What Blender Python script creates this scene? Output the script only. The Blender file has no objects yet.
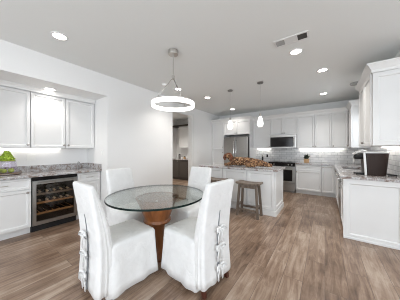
import bpy, bmesh, math, random
from math import sin, cos, pi, radians, sqrt
from mathutils import Vector, Matrix
random.seed(7)
S = bpy.context.scene
COL = S.collection

# ------------------------------------------------------------------ camera, world, lights, exposure
CAM_H = 1.30
cam_d = bpy.data.cameras.new('camera'); cam = bpy.data.objects.new('camera', cam_d); COL.objects.link(cam)
cam_d.sensor_width = 36.0; cam_d.lens = 175.0 / 400.0 * 36.0; cam_d.clip_start = 0.02
cam.location = (0, 0, CAM_H); cam.rotation_euler = (radians(90), 0, radians(35.5))
S.camera = cam

w = bpy.data.worlds.new('daylight'); S.world = w; w.use_nodes = True
w.node_tree.nodes['Background'].inputs[0].default_value = (0.86, 0.93, 1.0, 1)
w.node_tree.nodes['Background'].inputs[1].default_value = 1.6

def area(name, loc, rot, sx, sy, power, color):
    l = bpy.data.lights.new(name, 'AREA'); l.shape = 'RECTANGLE'; l.size = sx; l.size_y = sy
    l.energy = power; l.color = color
    o = bpy.data.objects.new(name, l); COL.objects.link(o); o.location = loc; o.rotation_euler = rot
    return o
# daylight entering through the windows behind and to the right of the viewer
area('window_daylight', (-0.6, -2.95, 1.35), (radians(90), 0, 0), 3.4, 2.0, 46, (0.88, 0.94, 1.0))
area('side_window_daylight', (3.35, 0.2, 1.35), (radians(90), 0, radians(90)), 2.6, 2.0, 36, (0.88, 0.94, 1.0))
area('sink_window_daylight', (0.97, 4.97, 1.78), (radians(62), 0, radians(90)), 0.84, 0.8, 6, (0.88, 0.94, 1.0))

S.view_settings.view_transform = 'Standard'
S.view_settings.look = 'None'
S.view_settings.gamma = 1.0
S.view_settings.use_curve_mapping = False
S.view_settings.exposure = 0.97
S.cycles.max_bounces = 10; S.cycles.diffuse_bounces = 6; S.cycles.transparent_max_bounces = 16
S.cycles.use_denoising = True; S.cycles.denoising_prefilter = "ACCURATE"
S.cycles.filter_width = 1.0
S.cycles.sample_clamp_indirect = 2.0
S.cycles.caustics_reflective = False; S.cycles.caustics_refractive = False

# ------------------------------------------------------------------ materials
def new_mat(name):
    m = bpy.data.materials.new(name); m.use_nodes = True
    nt = m.node_tree; b = nt.nodes['Principled BSDF']
    return m, nt, b
def N(nt, t, **kw):
    n = nt.nodes.new(t)
    for k, v in kw.items():
        if k in n.inputs: n.inputs[k].default_value = v
        else: setattr(n, k, v)
    return n
def L(nt, a, ai, b, bi): nt.links.new(a.outputs[ai], b.inputs[bi])
def ramp(nt, stops):
    r = nt.nodes.new('ShaderNodeValToRGB'); e = r.color_ramp.elements
    while len(e) < len(stops): e.new(0.5)
    for k, (p, c) in enumerate(stops):
        e[k].position = p; e[k].color = (*c, 1)
    return r
def paint(name, col, rough=0.5, metal=0.0, bump=0.0, scale=60, coat=0.0, vary=0.03):
    m, nt, b = new_mat(name)
    tc = N(nt, 'ShaderNodeTexCoord')
    n = N(nt, 'ShaderNodeTexNoise', Scale=scale, Detail=4.0); L(nt, tc, 'Object', n, 'Vector')
    lo = tuple(max(0, c * (1 - vary)) for c in col); hi = tuple(min(1, c * (1 + vary)) for c in col)
    r = ramp(nt, [(0.3, lo), (0.7, hi)]); L(nt, n, 0, r, 0); L(nt, r, 0, b, 'Base Color')
    b.inputs['Roughness'].default_value = rough; b.inputs['Metallic'].default_value = metal
    b.inputs['Coat Weight'].default_value = coat
    if bump:
        bp = N(nt, 'ShaderNodeBump', Strength=bump, Distance=0.01); L(nt, n, 0, bp, 'Height'); L(nt, bp, 0, b, 'Normal')
    return m
def emit(name, col, strength, base=(0.9, 0.9, 0.9)):
    m, nt, b = new_mat(name)
    b.inputs['Base Color'].default_value = (*base, 1)
    b.inputs['Emission Color'].default_value = (*col, 1); b.inputs['Emission Strength'].default_value = strength
    return m
def thin_glass(name, tint, refl=1.0, ior=1.45, rough=0.0):
    m, nt, b = new_mat(name); nt.nodes.remove(b)
    out = nt.nodes['Material Output']
    fr = N(nt, 'ShaderNodeFresnel', IOR=ior); tr = N(nt, 'ShaderNodeBsdfTransparent'); gl = N(nt, 'ShaderNodeBsdfGlossy', Roughness=rough)
    tr.inputs[0].default_value = (*tint, 1); gl.inputs[0].default_value = (refl, refl, refl, 1)
    ge = N(nt, 'ShaderNodeNewGeometry'); ma = N(nt, 'ShaderNodeMath', operation='MULTIPLY_ADD'); ma.inputs[1].default_value = 1/ior - ior; ma.inputs[2].default_value = ior
    L(nt, ge, 'Backfacing', ma, 0); L(nt, ma, 0, fr, 'IOR')
    mx = N(nt, 'ShaderNodeMixShader'); L(nt, fr, 0, mx, 0); L(nt, tr, 0, mx, 1); L(nt, gl, 0, mx, 2); L(nt, mx, 0, out, 0)
    return m

M = {}
M['wall'] = paint('wall_paint', (0.79, 0.79, 0.785), 0.6, bump=0.02, scale=120, vary=0.01)
M['ceiling'] = paint('ceiling_paint', (0.785, 0.80, 0.79), 0.8, bump=0.02, scale=120, vary=0.01)
M['white'] = paint('cabinet_white_lacquer', (0.70, 0.70, 0.695), 0.35, scale=4, vary=0.012)
M['trim'] = paint('trim_white_paint', (0.74, 0.74, 0.73), 0.4, scale=4, vary=0.012)
M['steel'] = paint('brushed_steel', (0.36, 0.35, 0.335), 0.3, 1.0, scale=30, vary=0.05)
M['nickel'] = paint('satin_nickel', (0.55, 0.53, 0.50), 0.35, 1.0, vary=0.05)
M['knobmetal'] = paint('aged_nickel_knob', (0.36, 0.34, 0.31), 0.35, 1.0, vary=0.05)
M['darknickel'] = paint('dark_nickel', (0.28, 0.27, 0.26), 0.4, 1.0, vary=0.05)
M['chrome'] = paint('chrome', (0.8, 0.8, 0.8), 0.12, 1.0, vary=0.02)
M['silver'] = paint('silver_plastic', (0.62, 0.62, 0.62), 0.35, 0.2, vary=0.02)
M['black'] = paint('black_plastic', (0.02, 0.02, 0.021), 0.4, vary=0.2)
M['blackgloss'] = paint('black_glass_panel', (0.012, 0.011, 0.011), 0.1, vary=0.1)
for k in ('black', 'blackgloss'): M[k].node_tree.nodes['Principled BSDF'].inputs['Specular IOR Level'].default_value = 0.2
M['espresso'] = paint('black_brown_plastic', (0.032, 0.021, 0.018), 0.35, vary=0.2)
M['espresso'].node_tree.nodes['Principled BSDF'].inputs['Specular IOR Level'].default_value = 0.2
M['darkcab'] = paint('dark_brown_cabinet', (0.05, 0.04, 0.033), 0.45, vary=0.15)
M['plastic'] = paint('white_plastic', (0.82, 0.82, 0.80), 0.4, vary=0.01)
M['cable'] = paint('clear_grey_cord', (0.45, 0.45, 0.45), 0.5)
M['ventgrey'] = paint('vent_grey', (0.36, 0.36, 0.35), 0.6)
M['ventdark'] = paint('vent_dark', (0.06, 0.055, 0.05), 0.6)
M['slitshade'] = paint('slit_shade_grey', (0.20, 0.21, 0.22), 0.9, vary=0.1)
M['mahogany'] = paint('mahogany_leg', (0.07, 0.02, 0.012), 0.35, vary=0.2)
M['lime'] = paint('lime_skin', (0.33, 0.42, 0.05), 0.45, scale=25, vary=0.3, bump=0.1)
M['moss'] = paint('green_foliage', (0.30, 0.42, 0.04), 0.7, scale=40, vary=0.5, bump=0.3)
M['darkleaf'] = paint('dark_leaf', (0.03, 0.045, 0.03), 0.5, scale=20, vary=0.4)
M['tanwood'] = paint('tan_wood', (0.45, 0.28, 0.14), 0.5, scale=15, vary=0.15)
M['brownboard'] = paint('brown_board', (0.16, 0.09, 0.05), 0.5, scale=15, vary=0.2)
M['burner'] = paint('burner_ring', (0.05, 0.05, 0.05), 0.3)
M['wine'] = paint('dark_bottle', (0.02, 0.03, 0.02), 0.1)
M['foil'] = paint('bottle_cap_foil', (0.55, 0.5, 0.42), 0.4, 0.3)
M['lamp_led'] = emit('led_diffuser', (1.0, 0.93, 0.84), 9)
M['ring_led'] = emit('ring_diffuser', (1.0, 0.97, 0.93), 1.0)
M['pendant_glow'] = emit('opal_glass', (1.0, 0.98, 0.95), 0.75, (0.85, 0.85, 0.85))
M['strip_led'] = emit('under_cabinet_led', (1.0, 0.95, 0.88), 13)
M['strip_led_dim'] = emit('under_cabinet_led_dim', (1.0, 0.95, 0.88), 5.5)
M['added_cooler_led'] = emit('added_cooler_led', (1.0, 0.8, 0.6), 5)
M['glass'] = thin_glass('clear_glass', (0.95, 0.96, 0.96))
M['lilacglass'] = thin_glass('pale_lilac_glass', (0.965, 0.95, 0.985))
M['tableglass'] = thin_glass('table_glass', (0.77, 0.795, 0.78), ior=1.5)
M['glassedge'] = paint('green_glass_edge', (0.008, 0.02, 0.018), 0.35)
M['glassedge'].node_tree.nodes['Principled BSDF'].inputs['Specular IOR Level'].default_value = 0.15
M['coolerglass'] = thin_glass('smoked_glass', (0.80, 0.74, 0.68))

def wood(name, c1, c2, scale=3.0, rough=0.4, stretch=(8, 8, 0.8), coat=0.0):
    m, nt, b = new_mat(name)
    tc = N(nt, 'ShaderNodeTexCoord'); mp = N(nt, 'ShaderNodeMapping'); mp.inputs['Scale'].default_value = stretch
    L(nt, tc, 'Object', mp, 'Vector')
    n = N(nt, 'ShaderNodeTexNoise', Scale=scale, Detail=6.0, Distortion=0.6); L(nt, mp, 0, n, 'Vector')
    r = ramp(nt, [(0.3, c1), (0.7, c2)]); L(nt, n, 0, r, 0); L(nt, r, 0, b, 'Base Color')
    bp = N(nt, 'ShaderNodeBump', Strength=0.1, Distance=0.005); L(nt, n, 0, bp, 'Height'); L(nt, bp, 0, b, 'Normal')
    b.inputs['Roughness'].default_value = rough; b.inputs['Coat Weight'].default_value = coat
    return m
M['stoolwood'] = wood('weathered_stool_wood', (0.09, 0.068, 0.052), (0.20, 0.155, 0.12), 2.5, 0.55)
M['tablewood'] = wood('polished_table_wood', (0.15, 0.048, 0.015), (0.36, 0.135, 0.045), 2.2, 0.3, coat=0.3)

def cloth():
    m, nt, b = new_mat('white_slipcover_cotton')
    tc = N(nt, 'ShaderNodeTexCoord')
    n = N(nt, 'ShaderNodeTexNoise', Scale=7.0, Detail=3.0, Distortion=0.8); L(nt, tc, 'Object', n, 'Vector')
    r = ramp(nt, [(0.3, (0.68, 0.68, 0.675)), (0.7, (0.75, 0.75, 0.745))]); L(nt, n, 0, r, 0); L(nt, r, 0, b, 'Base Color')
    n2 = N(nt, 'ShaderNodeTexNoise', Scale=11.0, Detail=2.0, Distortion=1.2); L(nt, tc, 'Object', n2, 'Vector')
    bp = N(nt, 'ShaderNodeBump', Strength=0.3, Distance=0.025); L(nt, n2, 0, bp, 'Height'); L(nt, bp, 0, b, 'Normal')
    b.inputs['Roughness'].default_value = 0.9; b.inputs['Sheen Weight'].default_value = 0.1
    return m
M['cloth'] = cloth()

def granite():
    m, nt, b = new_mat('granite_counter')
    tc = N(nt, 'ShaderNodeTexCoord')
    n1 = N(nt, 'ShaderNodeTexNoise', Scale=9.0, Detail=6.0, Distortion=1.5); L(nt, tc, 'Object', n1, 'Vector')
    n2 = N(nt, 'ShaderNodeTexNoise', Scale=70.0, Detail=3.0); L(nt, tc, 'Object', n2, 'Vector')
    r1 = ramp(nt, [(0.28, (0.11, 0.08, 0.07)), (0.40, (0.32, 0.26, 0.23)), (0.52, (0.48, 0.475, 0.48)), (0.75, (0.66, 0.66, 0.66))])
    L(nt, n1, 0, r1, 0)
    r2 = ramp(nt, [(0.35, (0.45, 0.42, 0.42)), (0.6, (1, 1, 1))]); L(nt, n2, 0, r2, 0)
    mx = N(nt, 'ShaderNodeMix', data_type='RGBA', blend_type='MULTIPLY'); mx.inputs[0].default_value = 0.7
    nt.links.new(r1.outputs[0], mx.inputs[6]); nt.links.new(r2.outputs[0], mx.inputs[7])
    nt.links.new(mx.outputs[2], b.inputs['Base Color'])
    b.inputs['Roughness'].default_value = 0.12
    return m
M['granite'] = granite()

def subway(name, ux):
    m, nt, b = new_mat(name)
    tc = N(nt, 'ShaderNodeTexCoord'); sp = N(nt, 'ShaderNodeSeparateXYZ'); cb = N(nt, 'ShaderNodeCombineXYZ')
    L(nt, tc, 'Object', sp, 0); L(nt, sp, ux, cb, 'X'); L(nt, sp, 'Z', cb, 'Y')
    br = N(nt, 'ShaderNodeTexBrick'); L(nt, cb, 0, br, 'Vector')
    for k, v in (('Scale', 1.0), ('Brick Width', 0.152), ('Row Height', 0.076), ('Mortar Size', 0.004), ('Mortar Smooth', 0.1), ('Bias', 0.2)):
        br.inputs[k].default_value = v
    br.inputs['Color1'].default_value = (0.82, 0.82, 0.81, 1); br.inputs['Color2'].default_value = (0.64, 0.645, 0.65, 1)
    br.inputs['Mortar'].default_value = (0.40, 0.40, 0.41, 1)
    L(nt, br, 'Color', b, 'Base Color'); b.inputs['Roughness'].default_value = 0.2
    bp = N(nt, 'ShaderNodeBump', Strength=0.4, Distance=0.004, invert=True); L(nt, br, 'Fac', bp, 'Height'); L(nt, bp, 0, b, 'Normal')
    return m
M['tile_x'] = subway('subway_tile_back', 'X'); M['tile_y'] = subway('subway_tile_side', 'Y')

def plank_floor():
    m, nt, b = new_mat('wood_plank_floor')
    tc = N(nt, 'ShaderNodeTexCoord'); sp = N(nt, 'ShaderNodeSeparateXYZ'); cb = N(nt, 'ShaderNodeCombineXYZ')
    L(nt, tc, 'Object', sp, 0); L(nt, sp, 'Y', cb, 'X'); L(nt, sp, 'X', cb, 'Y')
    br = N(nt, 'ShaderNodeTexBrick', offset=0.37, offset_frequency=2); L(nt, cb, 0, br, 'Vector')
    for k, v in (('Scale', 1.0), ('Brick Width', 1.22), ('Row Height', 0.178), ('Mortar Size', 0.0018), ('Mortar Smooth', 0.3), ('Bias', 0.0)):
        br.inputs[k].default_value = v
    br.inputs['Color1'].default_value = (0.0, 0.0, 0.0, 1); br.inputs['Color2'].default_value = (1, 1, 1, 1); br.inputs['Mortar'].default_value = (0.2, 0.2, 0.2, 1)
    # per-plank offset for the grain
    sc = N(nt, 'ShaderNodeVectorMath', operation='SCALE'); sc.inputs['Scale'].default_value = 7.0; L(nt, br, 'Color', sc, 0)
    ad = N(nt, 'ShaderNodeVectorMath', operation='ADD'); L(nt, cb, 0, ad, 0); L(nt, sc, 0, ad, 1)
    mp = N(nt, 'ShaderNodeMapping'); mp.inputs['Scale'].default_value = (1.1, 9, 1); L(nt, ad, 0, mp, 0)
    g = N(nt, 'ShaderNodeTexNoise', Scale=2.2, Detail=8.0, Roughness=0.65, Distortion=0.7); L(nt, mp, 0, g, 'Vector')
    mp2 = N(nt, 'ShaderNodeMapping'); mp2.inputs['Scale'].default_value = (14, 3, 1); L(nt, ad, 0, mp2, 0)
    g2 = N(nt, 'ShaderNodeTexNoise', Scale=2.0, Detail=3.0); L(nt, mp2, 0, g2, 'Vector')
    a1 = N(nt, 'ShaderNodeMath', operation='MULTIPLY_ADD'); L(nt, br, 'Color', a1, 0); a1.inputs[1].default_value = 0.20; a1.inputs[2].default_value = -0.10
    a2 = N(nt, 'ShaderNodeMath', operation='ADD'); L(nt, g, 0, a2, 0); L(nt, a1, 0, a2, 1)
    a3 = N(nt, 'ShaderNodeMath', operation='MULTIPLY_ADD'); L(nt, g2, 0, a3, 0); a3.inputs[1].default_value = 0.10; L(nt, a2, 0, a3, 2)
    g3 = N(nt, 'ShaderNodeTexNoise', Scale=2.2, Detail=2.0); L(nt, tc, 'Object', g3, 'Vector')
    a4 = N(nt, 'ShaderNodeMath', operation='MULTIPLY_ADD'); L(nt, g3, 0, a4, 0); a4.inputs[1].default_value = 0.45; L(nt, a3, 0, a4, 2)
    a5 = N(nt, 'ShaderNodeMath', operation='MULTIPLY_ADD'); L(nt, a4, 0, a5, 0); a5.inputs[1].default_value = 0.85; a5.inputs[2].default_value = -0.145
    r = ramp(nt, [(0.27, (0.080, 0.045, 0.028)), (0.40, (0.168, 0.104, 0.068)), (0.54, (0.268, 0.183, 0.129)), (0.70, (0.41, 0.318, 0.247))]); L(nt, a5, 0, r, 0)
    mx = N(nt, 'ShaderNodeMix', data_type='RGBA'); nt.links.new(br.outputs['Fac'], mx.inputs[0])
    nt.links.new(r.outputs[0], mx.inputs[6]); mx.inputs[7].default_value = (0.10, 0.07, 0.055, 1)
    nt.links.new(mx.outputs[2], b.inputs['Base Color'])
    b.inputs['Roughness'].default_value = 0.33
    bp = N(nt, 'ShaderNodeBump', Strength=0.12, Distance=0.004); L(nt, g, 0, bp, 'Height'); L(nt, bp, 0, b, 'Normal')
    return m
M['floor'] = plank_floor()

def dogfur():
    m, nt, b = new_mat('curly_brown_fur')
    tc = N(nt, 'ShaderNodeTexCoord')
    n1 = N(nt, 'ShaderNodeTexNoise', Scale=14.0, Detail=4.0, Distortion=2.0); L(nt, tc, 'Object', n1, 'Vector')
    r = ramp(nt, [(0.38, (0.03, 0.014, 0.008)), (0.49, (0.15, 0.068, 0.03)), (0.60, (0.34, 0.20, 0.10)), (0.78, (0.55, 0.40, 0.25))]); L(nt, n1, 0, r, 0)
    L(nt, r, 0, b, 'Base Color'); b.inputs['Roughness'].default_value = 0.9
    return m
M['fur'] = dogfur()
M['furdark'] = paint('red_brown_fur', (0.15, 0.055, 0.028), 0.9, scale=30, vary=0.5, bump=0.5)

# ------------------------------------------------------------------ mesh helpers
def obj(name, bm, mat, parent=None, smooth=False, bevel=0.0, mats=None):
    me = bpy.data.meshes.new(name)
    bmesh.ops.recalc_face_normals(bm, faces=bm.faces[:])
    bm.to_mesh(me); bm.free()
    for mm in (mats or [mat]): me.materials.append(mm if not isinstance(mm, str) else M[mm])
    if smooth:
        for p in me.polygons: p.use_smooth = True
        if smooth == 'auto': me.set_sharp_from_angle(angle=radians(40))
    o = bpy.data.objects.new(name, me); COL.objects.link(o)
    if parent: o.parent = parent
    if bevel:
        md = o.modifiers.new('Bevel', 'BEVEL'); md.width = bevel; md.segments = 2; md.limit_method = 'ANGLE'
    return o
def box(bm, x0, y0, z0, x1, y1, z1, mi=0):
    vs = [bm.verts.new(p) for p in ((x0,y0,z0),(x1,y0,z0),(x1,y1,z0),(x0,y1,z0),(x0,y0,z1),(x1,y0,z1),(x1,y1,z1),(x0,y1,z1))]
    for f in ((0,3,2,1),(4,5,6,7),(0,1,5,4),(1,2,6,5),(2,3,7,6),(3,0,4,7)):
        fc = bm.faces.new([vs[i] for i in f]); fc.material_index = mi
    return vs
def B(*boxes):
    bm = bmesh.new()
    for b in boxes: box(bm, *b)
    return bm
def loft(bm, rings, cap=True, closed=True, mi=0):
    R = [[bm.verts.new(p) for p in r] for r in rings]
    n = len(R[0])
    for a, b in zip(R, R[1:]):
        for i in range(n if closed else n - 1):
            j = (i + 1) % n
            f = bm.faces.new((a[i], a[j], b[j], b[i])); f.material_index = mi
    if cap:
        for r in (R[0], R[-1]):
            try: f = bm.faces.new(r); f.material_index = mi
            except ValueError: pass
    return R
def lathe(bm, prof, c=(0,0,0), seg=24, mi=0, cap=True):
    loft(bm, [[(c[0] + r*cos(2*pi*i/seg), c[1] + r*sin(2*pi*i/seg), c[2] + z) for i in range(seg)] for r, z in prof], cap=cap, mi=mi)
def tube(bm, pts, r, seg=8, cap=True, mi=0):
    pts = [Vector(p) for p in pts]; rs = r if isinstance(r, (list, tuple)) else [r]*len(pts)
    rings = []; up = None
    for i, p in enumerate(pts):
        t = (pts[min(i+1, len(pts)-1)] - pts[max(i-1, 0)]).normalized()
        if up is None:
            up = Vector((0,0,1)) if abs(t.z) < 0.9 else Vector((1,0,0))
        a = (up - t*up.dot(t))
        if a.length < 1e-4: a = t.orthogonal()
        a.normalize(); b = t.cross(a); up = a
        rings.append([p + (a*cos(2*pi*k/seg) + b*sin(2*pi*k/seg))*rs[i] for k in range(seg)])
    loft(bm, rings, cap=cap, mi=mi)
def blob(bm, c, r, sub=2, jitter=0.0, sc=(1,1,1)):
    d = bmesh.ops.create_icosphere(bm, subdivisions=sub, radius=r)
    for v in d['verts']:
        k = 1 + random.uniform(-jitter, jitter)
        v.co = Vector((v.co.x*sc[0]*k + c[0], v.co.y*sc[1]*k + c[1], v.co.z*sc[2]*k + c[2]))
def thing(name, label, cat, loc=(0,0,0), rz=0.0, group=None):
    o = bpy.data.objects.new(name, None); COL.objects.link(o); o.empty_display_size = 0.1
    o.location = loc; o.rotation_euler = (0, 0, rz); return tag(o, label, cat, group)
def tag(o, label, cat, group=None):
    o['label'] = label; o['category'] = cat
    if group: o['group'] = group
    return o
def struct(name, bm, mat, bevel=0.0):
    o = obj(name, bm, mat, bevel=bevel); o['kind'] = 'structure'; return o
def copy_tree(o, loc, rz, label, group=None, parent=None):
    c = o.copy(); COL.objects.link(c); c.location = loc; c.rotation_euler = (0, 0, rz); c['label'] = label
    if group: c['group'] = group
    for ch in list(o.children):
        d = ch.copy(); COL.objects.link(d); d.parent = c
        for g in list(ch.children):
            e = g.copy(); COL.objects.link(e); e.parent = d
    return c

# ------------------------------------------------------------------ the setting
XL, XW, XB = -3.43, -3.68, -4.31       # main left wall, wall beside the doorway, back of the bar alcove
YB, XR, ZC = 6.60, 0.88, 2.74
struct('floor', B((-6.0, -3.0, -0.1, 3.4, 6.8, 0)), 'floor')
struct('ceiling', B((-6.0, -3.0, ZC, 3.4, 6.8, ZC+0.12)), 'ceiling')
A0, A1, AZ = -0.27, 1.72, 2.345
struct('wall_left', B((-4.5, -3.0, 0, XL, A0, ZC), (-4.5, A0, 0, XB, A1, AZ), (-4.5, A0, AZ, XL, A1, ZC), (-4.5, A1, 0, XL, 3.5, ZC)), 'wall')
D0, D1, DZ = 3.62, 4.70, 2.46
struct('wall_doorway', B((XW-0.14, 3.5, 0, XW, D0, ZC), (XW-0.14, D0, DZ, XW, D1, ZC), (XW-0.14, D1, 0, XW, YB, ZC)), 'wall')
struct('door_1', B((XW-0.16, D0, 0, XW+0.012, D0+0.02, DZ), (XW-0.16, D1-0.02, 0, XW+0.012, D1, DZ), (XW-0.16, D0, DZ-0.02, XW+0.012, D1, DZ),
                   (XW, D1-0.01, 0, XW+0.02, D1+0.08, DZ+0.08), (XW, D0-0.08, 0, XW+0.02, D0+0.01, DZ+0.08), (XW, D0, DZ-0.01, XW+0.02, D1, DZ+0.08)), 'trim')
struct('wall_back', B((-6.0, YB, 0, XR+0.12, YB+0.12, ZC)), 'wall')
struct('wall_right', B((XR, 3.42, 0, XR+0.12, 4.54, ZC), (XR, 4.54, 0, XR+0.12, 5.40, 1.37), (XR, 4.54, 2.20, XR+0.12, 5.40, ZC), (XR, 5.40, 0, XR+0.12, YB, ZC)), 'wall')
struct('window_3', B((XR+0.02, 4.54, 1.37, XR+0.07, 4.59, 2.2), (XR+0.02, 5.35, 1.37, XR+0.07, 5.40, 2.2), (XR+0.02, 4.54, 1.37, XR+0.07, 5.40, 1.41), (XR+0.02, 4.54, 2.15, XR+0.07, 5.40, 2.2), (XR+0.03, 4.95, 1.41, XR+0.06, 4.98, 2.15)), 'trim')
struct('wall_side', B((XR+0.12, 3.42, 0, 3.4, 3.54, ZC)), 'wall')
struct('wall_laundry', B((-6.0, 6.3, 0, XW-0.14, 6.42, ZC), (-6.0, 3.5, 0, -5.9, 6.3, ZC), (-5.9, 3.5, 0, -4.5, 3.6, ZC)), 'wall')
struct('wall_rear', B((-4.5, -3.0, 0, -2.5, -2.88, ZC), (-2.5, -3.0, 0, 1.3, -2.88, 0.3), (-2.5, -3.0, 2.4, 1.3, -2.88, ZC), (1.3, -3.0, 0, 3.4, -2.88, ZC)), 'wall')
struct('wall_side_window', B((3.28, -2.88, 0, 3.4, -1.3, ZC), (3.28, -1.3, 0, 3.4, 1.7, 0.3), (3.28, -1.3, 2.4, 3.4, 1.7, ZC), (3.28, 1.7, 0, 3.4, 3.42, ZC)), 'wall')
struct('window_1', B((-2.5, -2.98, 0.3, -2.42, -2.9, 2.4), (1.22, -2.98, 0.3, 1.3, -2.9, 2.4), (-0.64, -2.98, 0.3, -0.56, -2.9, 2.4), (-2.5, -2.98, 0.3, 1.3, -2.9, 0.38), (-2.5, -2.98, 2.32, 1.3, -2.9, 2.4)), 'trim')
struct('window_2', B((3.3, -1.3, 0.3, 3.38, -1.22, 2.4), (3.3, 1.62, 0.3, 3.38, 1.7, 2.4), (3.3, 0.16, 0.3, 3.38, 0.24, 2.4), (3.3, -1.3, 0.3, 3.38, 1.7, 0.38), (3.3, -1.3, 2.32, 3.38, 1.7, 2.4)), 'trim')
struct('baseboard_left', B((XL, A1, 0, XL+0.015, 3.5, 0.12), (XL, -2.88, 0, XL+0.015, A0, 0.12)), 'trim', 0.003)
struct('baseboard_doorway', B((XW, D1+0.08, 0, XW+0.015, 5.98, 0.12)), 'trim', 0.003)
struct('trim_1', B((-2.115, YB-0.012, 0.914, XR, YB, 1.36)), 'tile_x')
struct('trim_2', B((XR-0.012, 3.36, 0.914, XR, YB-0.012, 1.36)), 'tile_y')

# ------------------------------------------------------------------ cabinets
def shaker(w_, h_, t=0.02, rail=0.058):
    """panel door, front face at y=0 facing -y, from (0,0) to (w,h)"""
    bm = bmesh.new(); box(bm, 0, 0, 0, w_, t, h_)
    bm.normal_update(); f = [q for q in bm.faces if q.calc_center_median().y < 1e-6][0]
    bmesh.ops.inset_region(bm, faces=[f], thickness=min(rail, h_*0.28), depth=0)
    bmesh.ops.inset_region(bm, faces=[f], thickness=0.013, depth=-0.015)
    return bm
def knob(parent, x, z, mat='knobmetal'):
    bm = bmesh.new()
    prof = [(0.007, 0), (0.007, 0.012), (0.016, 0.017), (0.018, 0.025), (0.012, 0.030)]
    rings = [[(x + r*cos(2*pi*i/12), -d, z + r*sin(2*pi*i/12)) for i in range(12)] for r, d in prof]
    loft(bm, rings); return obj('knob', bm, mat, parent, smooth='auto')
def pull(parent, x0, x1, z, mat='nickel', out=0.03):
    bm = bmesh.new(); tube(bm, [(x0, 0, z), (x0, -out, z), (x0+0.008, -out-0.004, z), (x1-0.008, -out-0.004, z), (x1, -out, z), (x1, 0, z)], 0.005)
    return obj('handle', bm, mat, parent, smooth=True)
def front(parent, kind, x, z, w_, h_, fy, knobs=(), pulls=(), mat='white'):
    d = obj(kind, shaker(w_, h_, rail=0.058 if kind == 'door' else 0.035), mat, parent, bevel=0.0025); d.location = (x, fy, z)
    for kx, kz in knobs: knob(d, kx, kz)
    for p0, p1, pz in pulls: pull(d, p0, p1, pz)
    return d
def base_cabinet(name, label, loc, rz, w_, depth, doors, h=0.874, toe=0.105, mat='white', toemat=None, end=None):
    t = thing(name, label, 'cabinet', loc, rz)
    obj('body', B((0, 0.022, toe, w_, depth, h), (0.0, 0.085, 0, w_, depth, toe)), mat, t)
    for (kind, x, z, ww, hh, kn, pl) in doors: front(t, kind, x, z, ww, hh, 0.0, kn, pl, mat)
    return t
def upper_cabinet(name, label, loc, rz, w_, depth, z0, z1, ndoor, knobside, group=None):
    t = thing(name, label, 'cabinet', loc, rz, group)
    obj('body', B((0, 0.022, z0, w_, depth, z1)), 'white', t)
    dw = w_/ndoor
    for k in range(ndoor):
        side = knobside if ndoor == 1 else ('R' if k == 0 else 'L')
        kx = dw - 0.006 - 0.03 if side == 'R' else 0.03
        front(t, 'door', k*dw+0.004, z0+0.003, dw-0.008, z1-z0-0.03, 0.0, [(kx, 0.05)])
    return t
R90, RM90 = radians(90), radians(-90)

# --- bar alcove (faces +x; local x runs along +y)
XU = -3.965
for y0, y1, side, lab in ((-0.245, 0.245, 'R', 'white upper cabinet door left of the picture edge in the bar alcove'),
                          (0.249, 0.728, 'R', 'white upper cabinet at the left picture edge, above the green fruit jar'),
                          (0.732, 1.212, 'R', 'white upper cabinet directly above the wine cooler, middle of the bar alcove'),
                          (1.216, 1.712, 'L', 'white upper cabinet at the far end of the bar alcove, beside the lit side wall')):
    upper_cabinet('upper_cabinet', lab, (XU, y0, 0), R90, y1-y0, 0.34, 1.335, 2.29, 1, side)
def crown(name, pts, zt, drop=0.10, out=0.055):
    """crown moulding swept along a floor-plan polyline; outward is to the right of travel"""
    prof = [(0.0, -drop), (0.008, -drop), (0.012, -drop*0.72), (out*0.6, -drop*0.35), (out*0.9, -drop*0.15), (out, -drop*0.12), (out, 0), (0.0, 0)]
    P = [Vector(p) for p in pts]; rings = []
    for i, p in enumerate(P):
        ns = []
        if i > 0: d = (P[i]-P[i-1]).normalized(); ns.append(Vector((d.y, -d.x)))
        if i < len(P)-1: d = (P[i+1]-P[i]).normalized(); ns.append(Vector((d.y, -d.x)))
        n = sum(ns, Vector((0, 0))); n /= (n.length_squared/len(ns)) if len(ns) > 1 else 1
        if len(ns) > 1: n = (ns[0]+ns[1]) / (1 + ns[0].dot(ns[1]))
        rings.append([(p.x + n.x*o_, p.y + n.y*o_, zt + z) for o_, z in prof])
    bm = bmesh.new(); loft(bm, rings); return struct(name, bm, 'trim')
crown('trim_3', [(XU+0.02, A0+0.004), (XU+0.02, A1-0.004)], AZ-0.001, 0.075, 0.04)

XBF = -3.695
base_cabinet('base_cabinet', 'white base cabinet outside the left picture edge of the bar alcove', (XBF, -0.24, 0), R90, 0.31, 0.6,
             [('drawer', 0.004, 0.70, 0.302, 0.165, [], [(0.10, 0.20, 0.085)]), ('door', 0.004, 0.115, 0.302, 0.575, [(0.27, 0.53)], [])])
base_cabinet('base_cabinet', 'white base cabinet with drawer and door, left of the wine cooler', (XBF, 0.075, 0), R90, 0.615, 0.6,
             [('drawer', 0.004, 0.70, 0.607, 0.165, [], [(0.25, 0.36, 0.085)]), ('door', 0.004, 0.115, 0.607, 0.575, [(0.565, 0.535)], [])])
base_cabinet('base_cabinet', 'narrow white base cabinet right of the wine cooler, beside the alcove side wall', (XBF, 1.312, 0), R90, 0.40, 0.6,
             [('drawer', 0.004, 0.70, 0.392, 0.165, [], [(0.14, 0.25, 0.085)]), ('door', 0.004, 0.115, 0.392, 0.575, [(0.03, 0.535)], [])])
t = thing('bar_countertop', 'grey brown granite countertop with upstand in the bar alcove', 'countertop')
obj('slab', B((XB+0.001, A0+0.002, 0.876, -3.652, A1-0.002, 0.914)), 'granite', t, bevel=0.004)
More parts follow.
